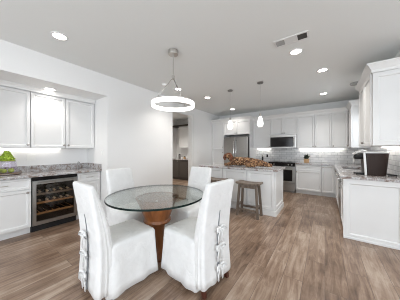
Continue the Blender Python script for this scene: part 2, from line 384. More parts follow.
obj('upstand', B((XB+0.001, A0+0.002, 0.9145, XB+0.022, A1-0.023, 1.018), (XB+0.001, A1-0.023, 0.9145, -3.66, A1-0.003, 1.018)), 'granite', t, bevel=0.002)

def wine_cooler():
    t = thing('wine_cooler', 'stainless framed wine cooler with smoked glass door under the bar counter', 'wine cooler', (-3.69, 0.697, 0), R90)
    W, D, H = 0.608, 0.58, 0.868
    obj('body', B((0, 0.05, 0.10, 0.02, D, H), (W-0.02, 0.05, 0.10, W, D, H), (0.02, D-0.02, 0.10, W-0.02, D, H), (0.02, 0.05, 0.10, W-0.02, D-0.02, 0.13),
                  (0.02, 0.05, H-0.03, W-0.02, D-0.02, H), (0, 0.085, 0, W, D, 0.10)), 'black', t)
    obj('control_panel', B((0.0, 0.012, 0.815, W, 0.048, H)), 'blackgloss', t)
    d = obj('door_frame', B((0.004, 0, 0.11, 0.05, 0.045, 0.81), (W-0.05, 0, 0.11, W-0.004, 0.045, 0.81), (0.05, 0, 0.11, W-0.05, 0.045, 0.165), (0.05, 0, 0.755, W-0.05, 0.045, 0.81)), 'steel', t, bevel=0.003)
    obj('glass_pane', B((0.05, 0.012, 0.165, W-0.05, 0.018, 0.755)), 'coolerglass', d)
    bm = bmesh.new(); tube(bm, [(0.06, 0, 0.785), (0.06, -0.035, 0.785), (W-0.06, -0.035, 0.785), (W-0.06, 0, 0.785)], 0.008)
    obj('handle', bm, 'steel', d, smooth='auto')
    obj('kick_plate', B((0.002, 0.06, 0.004, W-0.002, 0.082, 0.098)), 'black', t)
    for z in (0.26, 0.43, 0.57):
        obj('shelf', B((0.022, 0.058, z, W-0.022, 0.075, z+0.03), *[(0.03+k*0.09, 0.076, z, 0.04+k*0.09, D-0.03, z+0.008) for k in range(7)]), 'tanwood' if z < 0.5 else 'steel', t)
    obj('added_interior_light', B((0.06, 0.06, H-0.036, W-0.06, 0.075, H-0.0305)), 'added_cooler_led', t)  # glowing strip added so the bottles show behind the glass
    first = None; n = 0
    names = ['leftmost', 'second from left', 'middle', 'second from right', 'rightmost']
    for row, z in ((0, 0.479), (1, 0.619)):
        for k in range(5):
            loc = (-3.69 - 0.09, 0.697 + 0.11 + k*0.095, z)
            lab = '%s dark wine bottle lying on the %s shelf inside the wine cooler' % (names[k], ('middle', 'top')[row])
            if first is None:
                b = thing('wine_bottle', lab, 'bottle', loc, R90, 'wine bottles in the cooler')
                bm = bmesh.new()
                prof = [(0.012, 0.0), (0.0145, 0.02), (0.0145, 0.08), (0.036, 0.13), (0.038, 0.16), (0.038, 0.31), (0.03, 0.315)]
                loft(bm, [[(r*cos(2*pi*i/16), y, r*sin(2*pi*i/16)) for i in range(16)] for r, y in prof]); obj('glass_body', bm, 'wine', b, smooth='auto')
                bm = bmesh.new()
                loft(bm, [[(r*cos(2*pi*i/16), y, r*sin(2*pi*i/16)) for i in range(16)] for r, y in [(0.014, -0.004), (0.017, 0.0), (0.017, 0.06)]]); obj('foil_cap', bm, 'foil', b, smooth='auto')
                first = b
            else: copy_tree(first, loc, R90, lab)
wine_cooler()

# --- back wall run (faces -y)
YF = 5.955
t = thing('pantry_cabinet', 'tall white pantry cabinet with two stacked doors left of the refrigerator', 'cabinet', (XW+0.003, YF, 0))
obj('body', B((0, 0.022, 0.10, 0.545, 0.64, 2.39), (0, 0.085, 0, 0.545, 0.64, 0.10)), 'white', t)
front(t, 'door', 0.02, 0.11, 0.52, 1.20, 0, [(0.49, 1.10)]); front(t, 'door', 0.02, 1.32, 0.52, 1.03, 0, [(0.49, 0.09)])
t = thing('refrigerator_cabinet', 'white two door cabinet over the refrigerator with tall side panel', 'cabinet', (-3.128, YF, 0))
obj('body', B((0, 0.022, 1.86, 1.01, 0.64, 2.39)), 'white', t)
obj('side_panel', B((0.985, 0.022, 0, 1.01, 0.64, 1.859)), 'white', t)
for x, kx in ((0.004, 0.46), (0.507, 0.03)): front(t, 'door', x, 1.865, 0.498, 0.485, 0, [(kx, 0.05)])
def fridge():
    t = thing('refrigerator', 'stainless steel french door refrigerator between pantry and white side panel', 'refrigerator', (-3.105, 5.90, 0))
    W = 0.93
    obj('body', B((0, 0.07, 0.03, W, 0.68, 1.76), (0.03, 0.09, 0, W-0.03, 0.66, 0.03)), 'darknickel', t)
    for x0, x1, hx in ((0.0, W/2-0.003, W/2-0.05), (W/2+0.003, W, W/2+0.05)):
        d = obj('door', B((x0, 0, 0.72, x1, 0.066, 1.775)), 'steel', t, bevel=0.012)
        bm = bmesh.new(); tube(bm, [(hx, 0, 0.85), (hx, -0.05, 0.87), (hx, -0.055, 1.2), (hx, -0.05, 1.62), (hx, 0, 1.64)], 0.013); obj('handle', bm, 'chrome', d, smooth=True)
    d = obj('freezer_drawer', B((0, 0, 0.06, W, 0.066, 0.71)), 'steel', t, bevel=0.012)
    bm = bmesh.new(); tube(bm, [(0.1, 0, 0.63), (0.12, -0.05, 0.63), (W-0.12, -0.05, 0.63), (W-0.1, 0, 0.63)], 0.012); obj('handle', bm, 'chrome', d, smooth=True)
fridge()
YU = 6.262
upper_cabinet('upper_cabinet', 'tall single door white wall cabinet between refrigerator and microwave', (-2.113, YU, 0), 0, 0.603, 0.325, 1.36, 2.39, 1, 'R')
upper_cabinet('upper_cabinet', 'short white two door wall cabinet directly above the microwave', (-1.507, YU, 0), 0, 0.79, 0.325, 1.80, 2.39, 2, 'R')
upper_cabinet('upper_cabinet', 'white wall cabinet immediately right of the microwave', (-0.714, YU, 0), 0, 0.458, 0.325, 1.36, 2.39, 1, 'R')
upper_cabinet('upper_cabinet', 'white wall cabinet second right of the microwave, above the potted plant', (-0.253, YU, 0), 0, 0.412, 0.325, 1.36, 2.39, 1, 'L')
upper_cabinet('upper_cabinet', 'white wall cabinet next to the corner, third right of the microwave', (0.162, YU, 0), 0, 0.352, 0.325, 1.36, 2.39, 1, 'L')
# right wall uppers (face -x; local x runs towards -y)
upper_cabinet('corner_upper_cabinet', 'white corner wall cabinet on the right wall showing its narrow end', (0.517, 6.585, 0), RM90, 1.0, 0.35, 1.36, 2.39, 2, 'R')
t = upper_cabinet('side_upper_cabinet', 'large near white wall cabinet at the right picture edge above the coffee maker', (0.517, 4.41, 0), RM90, 1.03, 0.36, 1.36, 2.39, 2, 'R')
bm = shaker(0.335, 1.0, rail=0.085); e = obj('end_panel', bm, 'white', t, bevel=0.0025); e.location = (1.052, 0.360, 1.363); e.rotation_euler = (0, 0, R90); 
e.rotation_euler = (0, 0, R90); e.location = (1.052, 0.022, 1.363)
crown('trim_4', [(XW+0.004, YF+0.02), (-2.118, YF+0.02), (-2.118, YU+0.02), (0.535, YU+0.02), (0.535, 5.583), (XR-0.002, 5.583)], 2.485, 0.12, 0.065)
crown('trim_5', [(XR-0.002, 4.412), (0.535, 4.412), (0.535, 3.352), (XR-0.002, 3.352)][::1], 2.485, 0.12, 0.065)

def microwave():
    t = thing('microwave', 'stainless over the range microwave with black glass door', 'microwave', (-1.504, 6.195, 1.375))
    W, H = 0.785, 0.42
    obj('body', B((0, 0.03, 0, W, 0.385, H)), 'steel', t, bevel=0.004)
    d = obj('door', B((0.0, 0, 0.0, W*0.93, 0.029, H-0.075)), 'steel', t, bevel=0.003)
    obj('door_window', B((0.006, -0.003, 0.028, W*0.885, 0.0, H-0.078)), 'blackgloss', d)
    bm = bmesh.new(); tube(bm, [(W*0.905, 0, 0.06), (W*0.905, -0.035, 0.07), (W*0.905, -0.035, H-0.12), (W*0.905, 0, H-0.11)], 0.008); obj('handle', bm, 'steel', d, smooth=True)
    obj('control_panel', B((W*0.935, 0, 0.0, W, 0.029, H-0.075)), 'steel', t, bevel=0.003)
    obj('vent_grille', B((0, 0.004, H-0.07, W, 0.029, H)), 'steel', t, bevel=0.003)
microwave()
def stove():
    t = thing('range', 'stainless steel electric range with black glass top below the microwave', 'stove', (-1.494, 5.92, 0))
    W = 0.765
    obj('body', B((0, 0.04, 0.04, W, 0.655, 0.895), (0.03, 0.08, 0, W-0.03, 0.64, 0.04)), 'darknickel', t)
    obj('cooktop', B((-0.001, 0.0, 0.898, W+0.001, 0.655, 0.922)), 'blackgloss', t, bevel=0.003)
    for x, y, r in ((0.2, 0.18, 0.09), (0.56, 0.18, 0.075), (0.2, 0.45, 0.075), (0.56, 0.45, 0.09)):
        bm = bmesh.new(); lathe(bm, [(r, 0.9222), (r, 0.9228), (r-0.008, 0.9228), (r-0.008, 0.9222)], (x, y, 0), 24); obj('burner', bm, 'burner', t)
    p = obj('control_panel', B((0.0, 0.0, 0.80, W, 0.038, 0.895)), 'blackgloss', t, bevel=0.004)
    for x in (0.08, 0.17, 0.59, 0.68):
        bm = bmesh.new(); loft(bm, [[(x + r*cos(2*pi*i/14), -d, 0.85 + r*sin(2*pi*i/14)) for i in range(14)] for r, d in ((0.02, 0), (0.02, 0.02), (0.015, 0.025))]); obj('knob', bm, 'steel', p, smooth='auto')
    d = obj('oven_door', B((0.0, 0, 0.29, W, 0.038, 0.79)), 'steel', t, bevel=0.004)
    obj('door_window', B((0.06, -0.003, 0.35, W-0.07, 0.0, 0.69)), 'blackgloss', d)
    bm = bmesh.new(); tube(bm, [(0.06, 0, 0.735), (0.06, -0.04, 0.735), (W-0.06, -0.04, 0.735), (W-0.06, 0, 0.735)], 0.011); obj('handle', bm, 'steel', d, smooth='auto')
    s = obj('storage_drawer', B((0.0, 0, 0.06, W, 0.038, 0.28)), 'steel', t, bevel=0.004)
stove()
base_cabinet('base_cabinet', 'white base cabinet between refrigerator panel and range behind the island', (-2.113, YF, 0), 0, 0.612, 0.63,
             [('drawer', 0.004, 0.70, 0.604, 0.165, [], [(0.25, 0.36, 0.085)]), ('door', 0.004, 0.115, 0.604, 0.575, [(0.565, 0.535)], [])])
base_cabinet('base_cabinet', 'white base cabinet with wide drawer directly right of the range', (-0.722, YF, 0), 0, 0.645, 0.63,
             [('drawer', 0.004, 0.70, 0.637, 0.165, [], [(0.26, 0.38, 0.085)]), ('door', 0.004, 0.115, 0.637, 0.575, [(0.03, 0.535)], [])])
base_cabinet('corner_base_cabinet', 'white corner base cabinet with full height door meeting the sink run', (-0.074, YF, 0), 0, 0.947, 0.63,
             [('door', 0.004, 0.115, 0.285, 0.75, [(0.03, 0.70)], [])])
# right run (faces -x)
XF = 0.225
base_cabinet('sink_cabinet', 'white sink base cabinet under the faucet on the right run', (XF, 5.945, 0), RM90, 1.43, 0.64,
             [('door', 0.30, 0.115, 0.555, 0.75, [(0.525, 0.70)], []), ('door', 0.861, 0.115, 0.565, 0.75, [(0.03, 0.70)], [])])
for ob in [o for o in bpy.data.objects if o.name.startswith('sink_cabinet')]:
    # leave the carcass open where the sink bowl hangs
    body = [c for c in ob.children if c.name.startswith('body')][0]
    bm = B((0, 0.022, 0.105, 0.55, 0.64, 0.874), (0.55, 0.022, 0.105, 1.43, 0.045, 0.874), (0.55, 0.60, 0.105, 1.43, 0.64, 0.874),
           (0.55, 0.045, 0.105, 1.43, 0.60, 0.125), (1.405, 0.045, 0.125, 1.43, 0.60, 0.874), (0, 0.085, 0, 1.43, 0.64, 0.105))
    bm.to_mesh(body.data); bm.free()
t = thing('dishwasher', 'stainless dishwasher in the right run between sink and end cabinet', 'dishwasher', (XF, 4.51, 0), RM90)
obj('body', B((0.003, 0.025, 0.10, 0.597, 0.62, 0.87)), 'darknickel', t)
d = obj('door', B((0.003, 0, 0.11, 0.597, 0.023, 0.868)), 'steel', t, bevel=0.003)
bm = bmesh.new(); tube(bm, [(0.07, 0, 0.79), (0.07, -0.04, 0.79), (0.53, -0.04, 0.79), (0.53, 0, 0.79)], 0.009); obj('handle', bm, 'steel', d, smooth='auto')
obj('kick_plate', B((0.003, 0.07, 0.003, 0.597, 0.09, 0.098)), 'black', t)
t = base_cabinet('end_cabinet', 'white end base cabinet with large framed side panel facing the dining area', (XF, 3.905, 0), RM90, 0.52, 0.64,
             [('drawer', 0.004, 0.70, 0.505, 0.165, [(0.25, 0.085)], []), ('door', 0.004, 0.115, 0.505, 0.575, [(0.03, 0.53)], [])])
bm = bmesh.new(); box(bm, 0, 0, 0, 0.645, 0.02, 0.874)
bm.normal_update(); f = [q for q in bm.faces if q.calc_center_median().y < 1e-6][0]
bmesh.ops.inset_region(bm, faces=[f], thickness=0.095, depth=0); bmesh.ops.inset_region(bm, faces=[f], thickness=0.018, depth=-0.016)
e = obj('side_panel', bm, 'white', t, bevel=0.003); e.rotation_euler = (0, 0, R90); e.location = (0.541, -0.002, 0)
e2 = obj('base_moulding', B((0, -0.014, 0, 0.645, -0.001, 0.03)), 'white', t, bevel=0.003); e2.rotation_euler = (0, 0, R90); e2.location = (0.541, -0.002, 0)

# --- worktops
t = tag(obj('countertop', B((-2.114, 5.93, 0.876, -1.497, YB-0.013, 0.914)), 'granite', bevel=0.004), 'short granite countertop between refrigerator and range', 'countertop')
SX0, SX1, SY0, SY1 = 0.31, 0.70, 4.62, 5.30
t = tag(obj('sink_countertop', B((-0.727, 5.93, 0.876, XR-0.013, YB-0.013, 0.914), (0.195, SY1, 0.876, XR-0.013, 5.93, 0.914), (0.195, 3.335, 0.876, XR-0.013, SY0, 0.914),
                                (0.195, SY0, 0.876, SX0, SY1, 0.914), (SX1, SY0, 0.876, XR-0.013, SY1, 0.914)), 'granite'),
        'L shaped grey speckled granite countertop around the sink in the right corner', 'countertop')
t = thing('sink', 'undermount kitchen sink set in the right hand countertop', 'sink', (0.505, 4.96, 0))
hx, hy = (SX1-SX0)/2+0.01, (SY1-SY0)/2+0.01
obj('bowl', B((-hx, -hy, 0.68, hx, hy, 0.69), (-hx, -hy, 0.69, -hx+0.012, hy, 0.875), (hx-0.012, -hy, 0.69, hx, hy, 0.875), (-hx+0.012, -hy, 0.69, hx-0.012, -hy+0.012, 0.875), (-hx+0.012, hy-0.012, 0.69, hx-0.012, hy, 0.875)), 'darknickel', t)
bm = bmesh.new(); lathe(bm, [(0.04, 0.69), (0.045, 0.693), (0.02, 0.694)], seg=16); obj('drain', bm, 'steel', t)

t = thing('faucet', 'arched chrome kitchen faucet behind the black coffee maker', 'faucet', (0.76, 4.98, 0.915))
bm = bmesh.new(); lathe(bm, [(0.028, 0), (0.028, 0.012), (0.018, 0.02), (0.017, 0.06)], seg=16); obj('base', bm, 'nickel', t, smooth='auto')
bm = bmesh.new()
arc = [(0, 0, 0.05), (0, 0, 0.22)] + [(-0.13 + 0.13*cos(a), -0.10*(1-cos(a))/2, 0.22 + 0.16*sin(a)) for a in [pi*k/12 for k in range(1, 12)]] + [(-0.262, -0.10, 0.20)]
tube(bm, arc, 0.013, 10); obj('spout', bm, 'nickel', t, smooth=True)
bm = bmesh.new(); tube(bm, [(-0.262, -0.10, 0.205), (-0.264, -0.10, 0.17), (-0.266, -0.10, 0.13)], [0.015, 0.018, 0.016], 10); obj('spray_head', bm, 'nickel', t, smooth='auto')
bm = bmesh.new(); tube(bm, [(0, 0.015, 0.06), (0, 0.05, 0.075), (0, 0.10, 0.10)], [0.008, 0.007, 0.005]); obj('lever', bm, 'nickel', t, smooth=True)

# ------------------------------------------------------------------ island
t = thing('kitchen_island', 'white kitchen island cabinet with panelled front under the granite top', 'kitchen island', (-2.525, 3.635, 0))
IW, ID = 1.725, 0.755
obj('body', B((0, 0, 0, IW, ID, 0.874)), 'white', t)
for x0, x1 in ((0.02, 0.58), (0.60, 1.16), (1.18, IW-0.0)):
    e = obj('front_panel', shaker(x1-x0, 0.76, rail=0.075), 'white', t, bevel=0.0025); e.location = (x0, -0.0205, 0.112)
e = obj('end_panel', shaker(ID, 0.76, rail=0.075), 'white', t, bevel=0.0025); e.rotation_euler = (0, 0, R90); e.location = (IW+0.0205, 0, 0.112)
obj('base_moulding', B((-0.012, -0.034, 0, IW+0.034, -0.001, 0.105), (IW+0.001, -0.001, 0, IW+0.034, ID+0.002, 0.105)), 'white', t, bevel=0.006)
tag(obj('island_countertop', B((-2.585, 3.565, 0.876, -0.74, 4.43, 0.914)), 'granite', bevel=0.005), 'brown grey granite top of the kitchen island with the dog lying on it', 'countertop')

def stool(loc, rz, label):
    t = thing('bar_stool', label, 'stool', loc, rz, 'wooden stools at the island')
    bm = bmesh.new(); xs = [-0.235 + 0.47*k/10 for k in range(11)]
    top = lambda x: 0.655 + 0.018*(x/0.235)**2
    loft(bm, [[(x, -0.135, top(x)-0.04), (x, 0.135, top(x)-0.04), (x, 0.135, top(x)), (x, -0.135, top(x))] for x in xs]); obj('seat', bm, 'stoolwood', t, bevel=0.008)
    def leg(sx, sy):
        b = bmesh.new(); q = 0.021
        loft(b, [[(sx*0.205 + a*q, sy*0.125 + c*q, 0) for a, c in ((-1,-1),(1,-1),(1,1),(-1,1))], [(sx*0.165 + a*q, sy*0.085 + c*q, 0.618) for a, c in ((-1,-1),(1,-1),(1,1),(-1,1))]])
        obj('leg', b, 'stoolwood', t, bevel=0.003)
    for sx in (-1, 1):
        for sy in (-1, 1): leg(sx, sy)
    f = lambda z: (0.205 - 0.04*z/0.618, 0.125 - 0.04*z/0.618)
    for sy in (-1, 1):
        for z in ((0.12,) if sy < 0 else (0.12,)):
            x, y = f(z+0.02); obj('stretcher', B((-x+0.022, sy*y-0.011, z, x-0.022, sy*y+0.011, z+0.04)), 'stoolwood', t, bevel=0.003)
    for sx in (-1, 1):
        x, y = f(0.22); obj('stretcher', B((sx*x-0.011, -y+0.022, 0.20, sx*x+0.011, y-0.022, 0.24)), 'stoolwood', t, bevel=0.003)
    for sy in (-1, 1):
        x, y = f(0.58); obj('apron', B((-x+0.022, sy*y-0.010, 0.555, x-0.022, sy*y+0.010, 0.612)), 'stoolwood', t, bevel=0.003)
    return t
st = stool((-1.225, 3.40, 0), 0, 'weathered wooden saddle stool fully in view in front of the island')
copy_tree(st, (-1.99, 3.40, 0), 0, 'wooden saddle stool mostly hidden behind the white chairs, its seat edge showing')

# ------------------------------------------------------------------ dog on the island
def skin_body(name, verts, edges, radii, mat, parent=None, disp=0.0, sub=2):
    bm = bmesh.new(); sk = bm.verts.layers.skin.verify()
    vs = [bm.verts.new(p) for p in verts]
    for i, (v, r) in enumerate(zip(vs, radii)): v[sk].radius = (r, r); v[sk].use_root = (i == 0)
    for p, q in edges: bm.edges.new((vs[p], vs[q]))
    me = bpy.data.meshes.new(name); bm.to_mesh(me); bm.free(); me.materials.append(M[mat])
    o = bpy.data.objects.new(name, me); COL.objects.link(o)
    o.modifiers.new('Skin', 'SKIN').use_smooth_shade = True
    sd = o.modifiers.new('Subdivision', 'SUBSURF'); sd.levels = sub; sd.render_levels = sub
    if disp:
        tx = bpy.data.textures.new(name+'_curl', 'CLOUDS'); tx.noise_scale = 0.03
        dm = o.modifiers.new('Displace', 'DISPLACE'); dm.texture = tx; dm.strength = disp; dm.mid_level = 0.5
    if parent: o.parent = parent
    return o
def dog():
    t = thing('dog', 'curly brown and tan dog lying stretched out on the island top, head raised at left', 'dog', (-1.515, 3.92, 0.9165))
    V = [(0.22, 0.02, 0.112), (0.0, 0.01, 0.118), (-0.20, 0.0, 0.120), (-0.31, -0.01, 0.145), (-0.40, -0.03, 0.245),        # hips.. chest, neck, head
         (-0.405, -0.11, 0.225), (-0.405, -0.165, 0.205),                                                                   # muzzle
         (0.38, 0.03, 0.090), (0.50, 0.04, 0.056), (0.60, 0.04, 0.04),                                                 # rump, tail
         (-0.30, -0.11, 0.062), (-0.36, -0.18, 0.042), (-0.42, -0.22, 0.038),                                             # foreleg
         (-0.30, 0.08, 0.062), (-0.38, 0.05, 0.042), (-0.43, 0.0, 0.038),                                                 # other foreleg
         (0.20, -0.10, 0.080), (0.06, -0.15, 0.052), (0.20, -0.18, 0.045), (0.32, -0.20, 0.042)]                         # folded hind leg
    E = [(0,1),(1,2),(2,3),(3,4),(4,5),(5,6),(0,7),(7,8),(8,9),(2,10),(10,11),(11,12),(2,13),(13,14),(14,15),(0,16),(16,17),(17,18),(18,19)]
    Rr = [0.098, 0.105, 0.108, 0.085, 0.072, 0.045, 0.034, 0.078, 0.048, 0.028, 0.048, 0.034, 0.030, 0.048, 0.034, 0.030, 0.065, 0.044, 0.036, 0.032]
    skin_body('body', V, E, Rr, 'fur', t, 0.03)
    for sx in (-1, 1):
        bm = bmesh.new(); tube(bm, [(-0.40 + sx*0.05, -0.045, 0.285), (-0.40 + sx*0.082, -0.06, 0.25), (-0.40 + sx*0.088, -0.07, 0.19), (-0.40 + sx*0.08, -0.07, 0.14)], [0.02, 0.034, 0.04, 0.022], 10)
        obj('ear', bm, 'furdark', t, smooth=True)
        bm = bmesh.new(); blob(bm, (-0.403 + sx*0.03, -0.098, 0.262), 0.011, 1); obj('eye', bm, 'blackgloss', t, smooth=True)
    bm = bmesh.new(); blob(bm, (-0.405, -0.20, 0.215), 0.017, 1); obj('nose', bm, 'blackgloss', t, smooth=True)
    bm = bmesh.new()
    for k in range(40):
        a = random.uniform(0, 2*pi); e_ = random.uniform(0.25, 1.3); blob(bm, (-0.40 + 0.058*cos(a)*cos(e_), -0.02 + 0.058*sin(a)*cos(e_), 0.247 + 0.06*sin(e_)), 0.018, 1, 0.15)
    obj('head_curls', bm, 'furdark', t, smooth=True)
dog()

# ------------------------------------------------------------------ dining table
TX, TY = -1.69, 1.46
t = thing('dining_table', 'round glass topped dining table on a turned wooden pedestal', 'table', (TX, TY, 0))
bm = bmesh.new(); n = 96; r = 0.578
R_ = [[bm.verts.new((r_*cos(2*pi*i/n), r_*sin(2*pi*i/n), z)) for i in range(n)] for r_, z in ((r-0.002, 0.738), (r, 0.740), (r, 0.756), (r-0.002, 0.758))]
for a, b_ in zip(R_, R_[1:]):
    for i in range(n): bm.faces.new((a[i], a[(i+1) % n], b_[(i+1) % n], b_[i])).material_index = 1
bm.faces.new(R_[0][::-1]); bm.faces.new(R_[-1])
obj('glass_top', bm, None, t, mats=['tableglass', 'glassedge'])
bm = bmesh.new()
lathe(bm, [(0.155, 0.0), (0.16, 0.03), (0.14, 0.06), (0.10, 0.10), (0.085, 0.16), (0.078, 0.26), (0.085, 0.36), (0.105, 0.40), (0.155, 0.42), (0.168, 0.44), (0.160, 0.46), (0.155, 0.47),
           (0.172, 0.52), (0.20, 0.60), (0.24, 0.69), (0.258, 0.722), (0.250, 0.727), (0.225, 0.727), (0.215, 0.715), (0.03, 0.712)], seg=48)
obj('pedestal', bm, 'tablewood', t, smooth='auto')
for k in range(6):
    a = 2*pi*k/6 + 0.3; bm = bmesh.new(); lathe(bm, [(0.012, 0.728), (0.012, 0.7375)], (0.228*cos(a), 0.228*sin(a), 0), 10); obj('glass_pad', bm, 'plastic', t)

# ------------------------------------------------------------------ slip-covered dining chairs (face +y locally)
def rrect(cx, cy, hw, hd, rad, z, n=12, wav=0.0, ph=0.0, lean=None):
    pts = []
    def seg(p, q, m):
        for k in range(m): pts.append((p[0] + (q[0]-p[0])*k/m, p[1] + (q[1]-p[1])*k/m))
    rad = min(rad, hw*0.95, hd*0.95)
    corners = [(hw-rad, hd-rad, 0), (-hw+rad, hd-rad, pi/2), (-hw+rad, -hd+rad, pi), (hw-rad, -hd+rad, 3*pi/2)]
    out = []
    for k, (x, y, a0) in enumerate(corners):
        arc = [(x + rad*cos(a0 + pi/2*j/4), y + rad*sin(a0 + pi/2*j/4)) for j in range(5)]
        x2, y2, b0 = corners[(k+1) % 4]; nxt = (x2 + rad*cos(b0), y2 + rad*sin(b0))
        out += arc + [(arc[-1][0] + (nxt[0]-arc[-1][0])*j/n, arc[-1][1] + (nxt[1]-arc[-1][1])*j/n) for j in range(1, n)]
    res = []
    for i, (x, y) in enumerate(out):
        s = i / len(out) * 2*pi
        k = wav * (sin(11*s + ph) + 0.6*sin(17*s + 2.1*ph) + 0.4*sin(5*s + 1.3))
        L_ = sqrt(x*x + y*y) or 1
        res.append((cx + x + x/L_*k, cy + y + y/L_*k, z + wav*0.4*sin(7*s + ph)))
    return res
def chair_meshes():
    out = []
    # seat and skirt
    bm = bmesh.new(); rings = []
    for z, hw, hd, wv in ((0.045, 0.243, 0.262, 0.008), (0.12, 0.239, 0.257, 0.0065), (0.22, 0.234, 0.251, 0.0045), (0.34, 0.229, 0.245, 0.002), (0.42, 0.226, 0.240, 0.001), (0.455, 0.224, 0.238, 0.0),
                          (0.474, 0.214, 0.228, 0.0), (0.484, 0.191, 0.205, 0.0), (0.488, 0.12, 0.13, 0.0), (0.489, 0.02, 0.02, 0)):
        rings.append(rrect(0, 0.0, hw, hd, 0.045, z, wav=wv, ph=0.7))
    loft(bm, rings)
    rings = []
    for z, yr, yf, hw, wv in ((0.085, -0.343, -0.19, 0.219, 0.006), (0.15, -0.338, -0.19, 0.217, 0.006), (0.30, -0.330, -0.19, 0.214, 0.004), (0.46, -0.327, -0.195, 0.212, 0.002), (0.62, -0.338, -0.222, 0.209, 0.001),
                              (0.80, -0.362, -0.268, 0.206, 0.001), (0.93, -0.384, -0.312, 0.204, 0.001), (0.985, -0.394, -0.334, 0.202, 0.0), (1.005, -0.393, -0.344, 0.194, 0.0), (1.012, -0.386, -0.354, 0.175, 0), (1.013, -0.376, -0.364, 0.15, 0)):
        cy = (yr + yf)/2; hd = (yf - yr)/2
        rings.append(rrect(0, cy, hw, hd, 0.03, z, wav=wv, ph=2.2))
    loft(bm, rings)
    out.append(bm)
    return out
def back_y(z):   # y of the outside face of the back at height z
    tab = [(0.05, -0.345), (0.15, -0.338), (0.30, -0.330), (0.46, -0.327), (0.62, -0.338), (0.80, -0.362), (0.93, -0.384)]
    for (z0, y0), (z1, y1) in zip(tab, tab[1:]):
        if z <= z1: return y0 + (y1-y0)*(z-z0)/(z1-z0)
    return tab[-1][1]
def ribbon(bm, pts, wd, nrm=(0, -1, 0)):
    P = [Vector(p) for p in pts]; nr = Vector(nrm); rings = []
    for i, p in enumerate(P):
        tdir = (P[min(i+1, len(P)-1)] - P[max(i-1, 0)]).normalized(); s = tdir.cross(nr)
        s = s.normalized() if s.length > 1e-4 else Vector((1, 0, 0)); h = nr*0.0022
        rings.append([p + s*wd + h, p - s*wd + h, p - s*wd - h, p + s*wd - h])
    loft(bm, rings)
def make_chair(loc, rz, label):
    t = thing('dining_chair', label, 'chair', loc, rz, 'white slipcovered dining chairs')
    c = obj('slipcover', chair_meshes()[0], 'cloth', t, smooth=True)
    # dark grey strip down the back stands in for shade inside the open slit
    bm = bmesh.new(); zs = [0.09, 0.14, 0.22, 0.31, 0.40, 0.48, 0.56, 0.65, 0.74]
    wds = [0.020, 0.012, 0.018, 0.010, 0.015, 0.010, 0.008, 0.006, 0.002]
    loft(bm, [[(-w_, back_y(z)-0.004, z), (w_, back_y(z)-0.004, z), (w_, back_y(z)+0.012, z), (-w_, back_y(z)+0.012, z)] for z, w_ in zip(zs, wds)])
    obj('back_slit', bm, 'slitshade', t)
    for z in (0.22, 0.40, 0.57):
        bm = bmesh.new(); y = back_y(z) - 0.014
        for s in (-1, 1):
            ribbon(bm, [(0, y, z), (s*0.025, y-0.016, z+0.024), (s*0.062, y-0.026, z+0.014), (s*0.070, y-0.024, z-0.014), (s*0.038, y-0.014, z-0.018), (0, y, z-0.002)], 0.009, (0, -0.5, 0.86))
            ribbon(bm, [(0, y-0.004, z), (s*0.022, y-0.018, z-0.035), (s*0.034, y-0.016, z-0.08), (s*0.030, y-0.014, z-0.13)], 0.010)
        blob(bm, (0, y-0.006, z), 0.015, 1)
        obj('tie_bow', bm, 'cloth', t, smooth=True)
    for sx, sy in ((-1, -1), (1, -1), (-1, 1), (1, 1)):
        bm = bmesh.new(); y0 = -0.272 if sy < 0 else 0.20; kick = -0.04 if sy < 0 else 0.0
        lo, hi = 0.016, 0.021
        loft(bm, [[(sx*0.175 + a*lo, y0 + kick + b_*lo, 0) for a, b_ in ((-1,-1),(1,-1),(1,1),(-1,1))], [(sx*0.175 + a*hi, y0 + b_*hi, 0.30) for a, b_ in ((-1,-1),(1,-1),(1,1),(-1,1))]])
        obj('leg', bm, 'mahogany', t)
    return t
ch = make_chair((-1.68, 1.01, 0), radians(-3), 'white slipcovered chair nearest us at the left, in front of the wine cooler')
copy_tree(ch, (-1.15, 1.485, 0), radians(83), 'white slipcovered chair nearest us on the right, bow ties down its back')
copy_tree(ch, (-2.23, 1.48, 0), radians(-90), 'white slipcovered chair on the far left of the glass table, before the blank wall')
copy_tree(ch, (-1.70, 2.05, 0), radians(180), 'white slipcovered chair behind the table at right, between table and island')

# ------------------------------------------------------------------ lamps
t = thing('ring_chandelier', 'round glowing ring chandelier hanging above the glass table', 'chandelier', (-1.79, 1.84, ZC))
bm = bmesh.new(); lathe(bm, [(0.01, -0.062), (0.068, -0.060), (0.070, -0.055), (0.070, 0.0)], seg=32); obj('canopy', bm, 'nickel', t, smooth='auto')
bm = bmesh.new(); tube(bm, [(0, 0, -0.06), (0, 0, -0.37)], 0.006); obj('rod', bm, 'nickel', t, smooth='auto')
bm = bmesh.new(); lathe(bm, [(0.012, -0.36), (0.020, -0.365), (0.020, -0.42), (0.010, -0.425)], seg=16); obj('hub', bm, 'nickel', t, smooth='auto')
for k in range(3):
    a = radians(95 + 120*k); bm = bmesh.new(); tube(bm, [(0.016*cos(a), 0.016*sin(a), -0.41), (0.302*cos(a), 0.302*sin(a), -0.749)], 0.0055); obj('suspension_arm', bm, 'nickel', t, smooth=True)
bm = bmesh.new(); lathe(bm, [(0.296, -0.748), (0.308, -0.748), (0.308, -0.7565), (0.296, -0.7565), (0.296, -0.748)], seg=72, cap=False); obj('ring_frame', bm, 'nickel', t, smooth='auto')
bm = bmesh.new(); lathe(bm, [(0.298, -0.757), (0.306, -0.757), (0.308, -0.761), (0.308, -0.815), (0.306, -0.819), (0.298, -0.819), (0.296, -0.815), (0.296, -0.761), (0.298, -0.757)], seg=72, cap=False); obj('ring_diffuser', bm, 'ring_led', t, smooth='auto')

